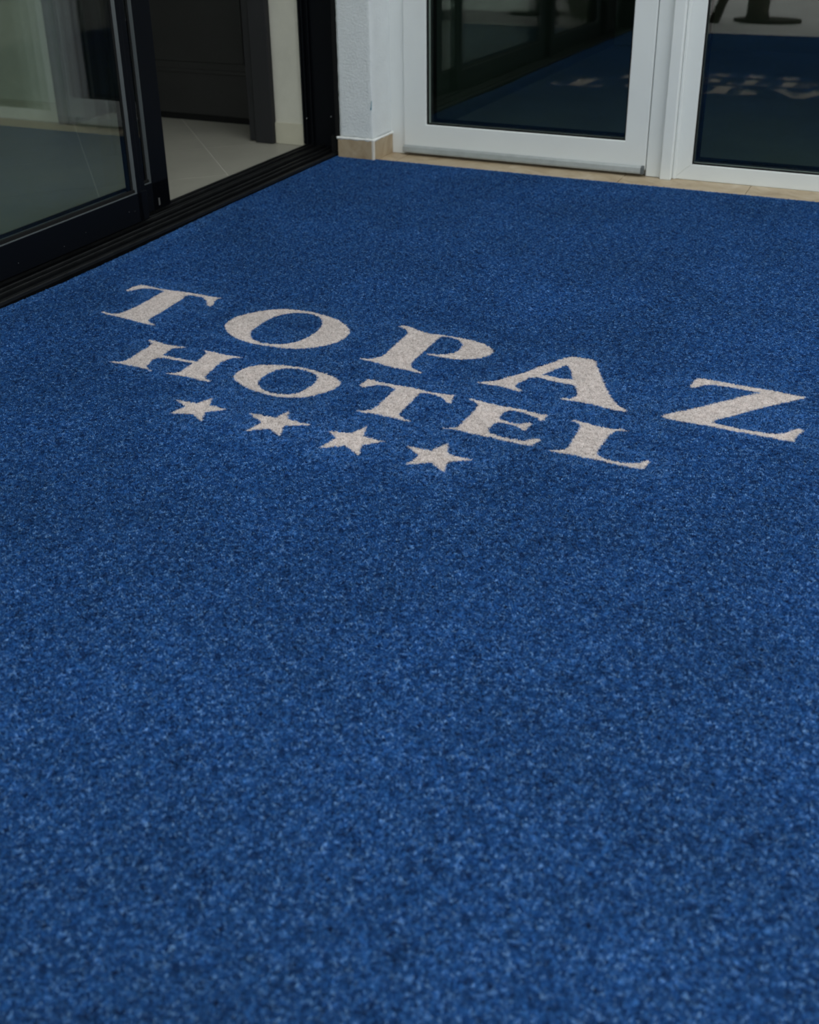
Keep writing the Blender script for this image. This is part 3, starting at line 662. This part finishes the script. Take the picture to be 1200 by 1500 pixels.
PITCH, CELL = 0.0025, 0.055
NV = 8; NT = 10
SRC = []
for k in range(NV):
    rnd = random.Random(100 + k)
    n = int(round(CELL / PITCH))
    pts = [((i + 0.5 + rnd.uniform(-.48, .48)) * PITCH - CELL / 2, (j + 0.5 + rnd.uniform(-.48, .48)) * PITCH - CELL / 2) for i in range(n) for j in range(n)]
    SRC.append(tuft_mesh('pile_square', pts, 200 + k))
for k in range(NT):
    SRC.append(tuft_mesh('tuft', [(0, 0)], 300 + k))

def pile_group(name, mat, use, real=False):
    ng = bpy.data.node_groups.new(name, 'GeometryNodeTree')
    ng.interface.new_socket('Geometry', in_out='INPUT', socket_type='NodeSocketGeometry')
    ng.interface.new_socket('Geometry', in_out='OUTPUT', socket_type='NodeSocketGeometry')
    gi = ng.nodes.new('NodeGroupInput'); go = ng.nodes.new('NodeGroupOutput')
    va = ng.nodes.new('GeometryNodeInputNamedAttribute'); va.data_type = 'INT'; va.inputs['Name'].default_value = 'kind_id'
    ra = ng.nodes.new('GeometryNodeInputNamedAttribute'); ra.data_type = 'FLOAT'; ra.inputs['Name'].default_value = 'turn'
    cx = ng.nodes.new('ShaderNodeCombineXYZ')
    ng.links.new(ra.outputs['Attribute'], cx.inputs['Z'])
    jn = ng.nodes.new('GeometryNodeJoinGeometry')
    for k in use:
        oi = ng.nodes.new('GeometryNodeObjectInfo'); oi.inputs['Object'].default_value = SRC[k]; oi.inputs['As Instance'].default_value = False
        sm = ng.nodes.new('GeometryNodeSetMaterial'); sm.inputs['Material'].default_value = mat
        ng.links.new(oi.outputs['Geometry'], sm.inputs['Geometry'])
        cmp_ = ng.nodes.new('FunctionNodeCompare'); cmp_.data_type = 'INT'; cmp_.operation = 'EQUAL'
        ng.links.new(va.outputs['Attribute'], cmp_.inputs['A'])
        cmp_.inputs['B'].default_value = k
        ip = ng.nodes.new('GeometryNodeInstanceOnPoints')
        ng.links.new(gi.outputs[0], ip.inputs['Points'])
        ng.links.new(cmp_.outputs['Result'], ip.inputs['Selection'])
        ng.links.new(sm.outputs['Geometry'], ip.inputs['Instance'])
        ng.links.new(cx.outputs[0], ip.inputs['Rotation'])
        if real:
            rl = ng.nodes.new('GeometryNodeRealizeInstances')
            ng.links.new(ip.outputs['Instances'], rl.inputs[0])
            ng.links.new(rl.outputs[0], jn.inputs[0])
        else:
            ng.links.new(ip.outputs['Instances'], jn.inputs[0])
    ng.links.new(gi.outputs[0], jn.inputs[0])
    ng.links.new(jn.outputs[0], go.inputs[0])
    return ng

def inside(p, loops):
    x, y = p
    c = False
    for L in loops:
        j = len(L) - 1
        for i in range(len(L)):
            xi, yi = L[i]; xj, yj = L[j]
            if (yi > y) != (yj > y) and x < (xj - xi) * (y - yi) / (yj - yi) + xi:
                c = not c
            j = i
    return c

def smooth_loop(L, n=2):
    """Catmull-Rom through the traced outline"""
    out = []
    m_ = len(L)
    for i in range(m_):
        p0, p1, p2, p3 = (Vector(L[(i + k - 1) % m_]) for k in range(4))
        a, b = (p1 - p0), (p2 - p1)
        out.append((p1.x, p1.y))
        # keep sharp corners sharp
        if a.length and b.length and (p3 - p2).length:
            if a.angle(b) < 0.6 and b.angle(p3 - p2) < 0.6:
                q = (-p0 + 9 * p1 + 9 * p2 - p3) / 16
                out.append((q.x, q.y))
    return out

def flat_faces(loops, want):
    vs, es = [], []
    for L in loops:
        s = len(vs)
        vs += [Vector(p) for p in L]
        es += [(s + i, s + (i + 1) % len(L)) for i in range(len(L))]
    rv, re, rf, *_ = delaunay_2d_cdt(vs, es, [], 0, 1e-6)
    fs = []
    for f in rf:
        c = sum((rv[i] for i in f), Vector((0, 0))) / len(f)
        if want((c.x, c.y)):
            fs.append(tuple(f))
    return [(v.x, v.y) for v in rv], fs

def pile_object(name, base_vs, base_fs, pts, mat, group, parent):
    ox, oy = 1.6, -1.8
    if name != 'blue_pile':
        ox = sum(v[0] for v in base_vs) / len(base_vs); oy = sum(v[1] for v in base_vs) / len(base_vs)
    vs = [(x - ox, y - oy, 0.0024) for x, y in base_vs] + [(p[0] - ox, p[1] - oy, 0) for p in pts]
    me = bpy.data.meshes.new(name)
    me.from_pydata(vs, [], base_fs)
    ki = me.attributes.new('kind_id', 'INT', 'POINT')
    ki.data.foreach_set('value', [-1] * len(base_vs) + [p[2] for p in pts])
    tu = me.attributes.new('turn', 'FLOAT', 'POINT')
    tu.data.foreach_set('value', [0.0] * len(base_vs) + [p[3] for p in pts])
    sh = me.attributes.new('shade', 'FLOAT', 'POINT')
    sh.data.foreach_set('value', [0.25] * len(vs))
    o = link(name, me, mat, parent, (ox, oy, ZB))
    md = o.modifiers.new('pile', 'NODES')
    md.node_group = group
    return o

LET = {k: [smooth_loop(L) if k[0] != 'S' else [tuple(p) for p in L] for L in v] for k, v in LETTERS.items()}
BB = {k: (min(p[0] for p in v[0]), max(p[0] for p in v[0]), min(p[1] for p in v[0]), max(p[1] for p in v[0])) for k, v in LET.items()}

def letter_at(x, y):
    for k, b in BB.items():
        if b[0] <= x <= b[1] and b[2] <= y <= b[3] and inside((x, y), LET[k]):
            return k
    return None

# walk the cells: whole blue cells take a square of pile, cells an outline crosses take single tufts
rnd = random.Random(5)
blue_pts = []
let_pts = {k: [] for k in LET}
segs = [(L[i], L[(i + 1) % len(L)]) for v in LET.values() for L in v for i in range(len(L))]
segs += [(edge[i], edge[(i + 1) % len(edge)]) for i in range(len(edge))]
cross = set()
X0, Y0_ = -0.055 * 2, -3.685
for (a, b) in segs:
    n = max(2, int(math.hypot(b[0] - a[0], b[1] - a[1]) / 0.004))
    for t in range(n + 1):
        x = a[0] + (b[0] - a[0]) * t / n; y = a[1] + (b[1] - a[1]) * t / n
        for ex in (-0.002, 0.002):
            for ey in (-0.002, 0.002):
                cross.add((int(math.floor((x + ex - X0) / CELL)), int(math.floor((y + ey - Y0_) / CELL))))
nx, ny = int((3.3 - X0) / CELL) + 1, int((0.06 - Y0_) / CELL) + 1
nn = int(round(CELL / PITCH))
for i in range(nx):
    for j in range(ny):
        x0, y0 = X0 + i * CELL, Y0_ + j * CELL
        cxm, cym = x0 + CELL / 2, y0 + CELL / 2
        if (i, j) not in cross:
            if not inside((cxm, cym), [edge]):
                continue
            k = letter_at(cxm, cym)
            if k is None:
                blue_pts.append((cxm, cym, rnd.randrange(NV), rnd.randrange(4) * math.pi / 2))
                continue
        far = x0 > 2.3 or y0 < -3.2
        for a in range(nn):
            for b in range(nn):
                if far and (a + b) % 2: continue
                x = x0 + (a + 0.5 + rnd.uniform(-.48, .48)) * PITCH
                y = y0 + (b + 0.5 + rnd.uniform(-.48, .48)) * PITCH
                if not inside((x, y), [edge]): continue
                k = letter_at(x, y)
                if k and k[0] != 'S' and not all(inside((x + ex, y + ey), LET[k]) for ex, ey in ((.0006, 0), (-.0006, 0), (0, .0006), (0, -.0006))): k = None
                pt = (x, y, NV + rnd.randrange(NT), rnd.uniform(0, 6.283))
                (let_pts[k] if k else blue_pts).append(pt)

bv, bf = flat_faces([edge] + [L for v in LET.values() for L in v], lambda c: inside(c, [edge]) and letter_at(*c) is None)
G_blue = pile_group('blue_pile_nodes', M['blue'], range(NV + NT))
G_beige = pile_group('pale_pile_nodes', M['beige'], range(NV, NV + NT), True)
bp_ = pile_object('blue_pile', bv, bf, blue_pts, M['blue'], G_blue, cp)
tag(bp_, 'dense blue cut pile', kind='stuff')
WORD = {'T': 'letter T of the larger word', 'O': 'letter O of the larger word', 'P': 'letter P of the larger word', 'A': 'letter A of the larger word', 'Z': 'letter Z of the larger word',
        'H': 'letter H of the smaller word', 'O2': 'letter O of the smaller word', 'T2': 'letter T of the smaller word', 'E': 'letter E of the smaller word', 'L': 'letter L of the smaller word',
        'S1': 'first star from the black doors', 'S2': 'second star from the black doors', 'S3': 'third star from the black doors', 'S4': 'fourth star from the black doors'}
for k, v in LET.items():
    lv, lf = flat_faces(v, lambda c: inside(c, v))
    o = pile_object('star' if k[0] == 'S' else 'letter', lv, lf, let_pts[k], M['beige'], G_beige, cp)
    tag(o, 'pale grey inlaid ' + WORD[k])
prism('backing', [(x, y) for x, y in edge][::-1], 'z', -0.012, ZB - 0.0004, M['rubber'], cp)

# ------------------------------------------------------------------ outdoors behind the camera (seen in the panes)
def tube(name, path, radii, mat, parent, loc, ring=10):
    vs, fs = [], []
    for i, p in enumerate(path):
        p = Vector(p)
        d = (Vector(path[min(i + 1, len(path) - 1)]) - Vector(path[max(i - 1, 0)])).normalized()
        a = d.orthogonal().normalized(); b = d.cross(a)
        for k in range(ring):
            t = 2 * math.pi * k / ring
            rr = radii[i] * (1 + 0.12 * math.sin(3 * t + i))
            vs.append(p + a * math.cos(t) * rr + b * math.sin(t) * rr - Vector(loc))
    for i in range(len(path) - 1):
        for k in range(ring):
            fs.append((i * ring + k, i * ring + (k + 1) % ring, (i + 1) * ring + (k + 1) % ring, (i + 1) * ring + k))
    fs.append(tuple(range(ring - 1, -1, -1)))
    fs.append(tuple((len(path) - 1) * ring + k for k in range(ring)))
    return mesh_obj(name, vs, fs, mat, parent, loc, True)

def leaves(name, centre, rad, count, size, mat, parent, seed):
    rnd = random.Random(seed)
    vs, fs = [], []
    for _ in range(count):
        u = Vector((rnd.gauss(0, 1), rnd.gauss(0, 1), rnd.gauss(0, 1))).normalized() * (rnd.random() ** 0.4)
        p = Vector((u.x * rad[0], u.y * rad[1], u.z * rad[2]))
        d = Vector((rnd.gauss(0, 1), rnd.gauss(0, 1), rnd.gauss(0, .6))).normalized()
        s = d.orthogonal().normalized() * size * 0.22
        L_ = size * rnd.uniform(0.7, 1.3)
        i = len(vs)
        vs += [p, p + d * L_ * 0.5 + s, p + d * L_, p + d * L_ * 0.5 - s]
        fs.append((i, i + 1, i + 2, i + 3))
    o = mesh_obj(name, vs, fs, mat, parent, centre)
    o['kind'] = 'stuff'
    return o
tx, ty = 0.72, -4.32
tr = empty('tree', (tx, ty, -0.012))
tag(tr, 'thick-trunked tree outside, its foot mirrored in the right-hand pane', 'tree')
tube('trunk', [(tx, ty, -0.012), (tx, ty, 0.06), (tx + .01, ty, 0.5), (tx + .03, ty - .02, 1.2), (tx, ty, 1.9)], [0.085, 0.072, 0.08, 0.085, 0.06], M['bark'], tr, (tx, ty, 0), 14)
tube('branch', [(tx - .28, ty + .10, -0.012), (tx - .2, ty + .08, 0.22), (tx - .1, ty + .04, 0.6), (tx - .02, ty, 1.0)], [0.035, 0.03, 0.028, 0.022], M['bark'], tr, (tx - .2, ty + .08, 0))
tube('branch', [(tx, ty, 1.6), (tx + .3, ty - .1, 2.0), (tx + .5, ty - .2, 2.5)], [0.04, 0.03, 0.02], M['bark'], tr, (tx, ty, 1.6))
leaves('crown', (tx, ty, 2.6), (0.9, 0.9, 0.7), 1500, 0.13, M['leaf'], tr, 4)
bx_, by_ = 0.26, -4.0
shb = empty('shrub', (bx_, by_, -0.012))
tag(shb, 'low dark shrub beside the carpet end, mirrored in the right-hand pane', 'shrub')
tube('stem', [(bx_, by_, -0.012), (bx_ + .02, by_, 0.15), (bx_, by_, 0.4)], [0.015, 0.012, 0.008], M['bark'], shb, (bx_, by_, 0))
leaves('foliage', (bx_, by_, 0.30), (0.2, 0.2, 0.28), 500, 0.10, M['leaf'], shb, 9)
ring_ = [(tx + .06 + 0.22 * math.cos(t * math.pi / 12) * (1 + .06 * math.sin(t * 2.3)), ty - .03 + 0.13 * math.sin(t * math.pi / 12)) for t in range(24)]
prism('soil', ring_, 'z', -0.0118, 0.012, M['soil'], tr)
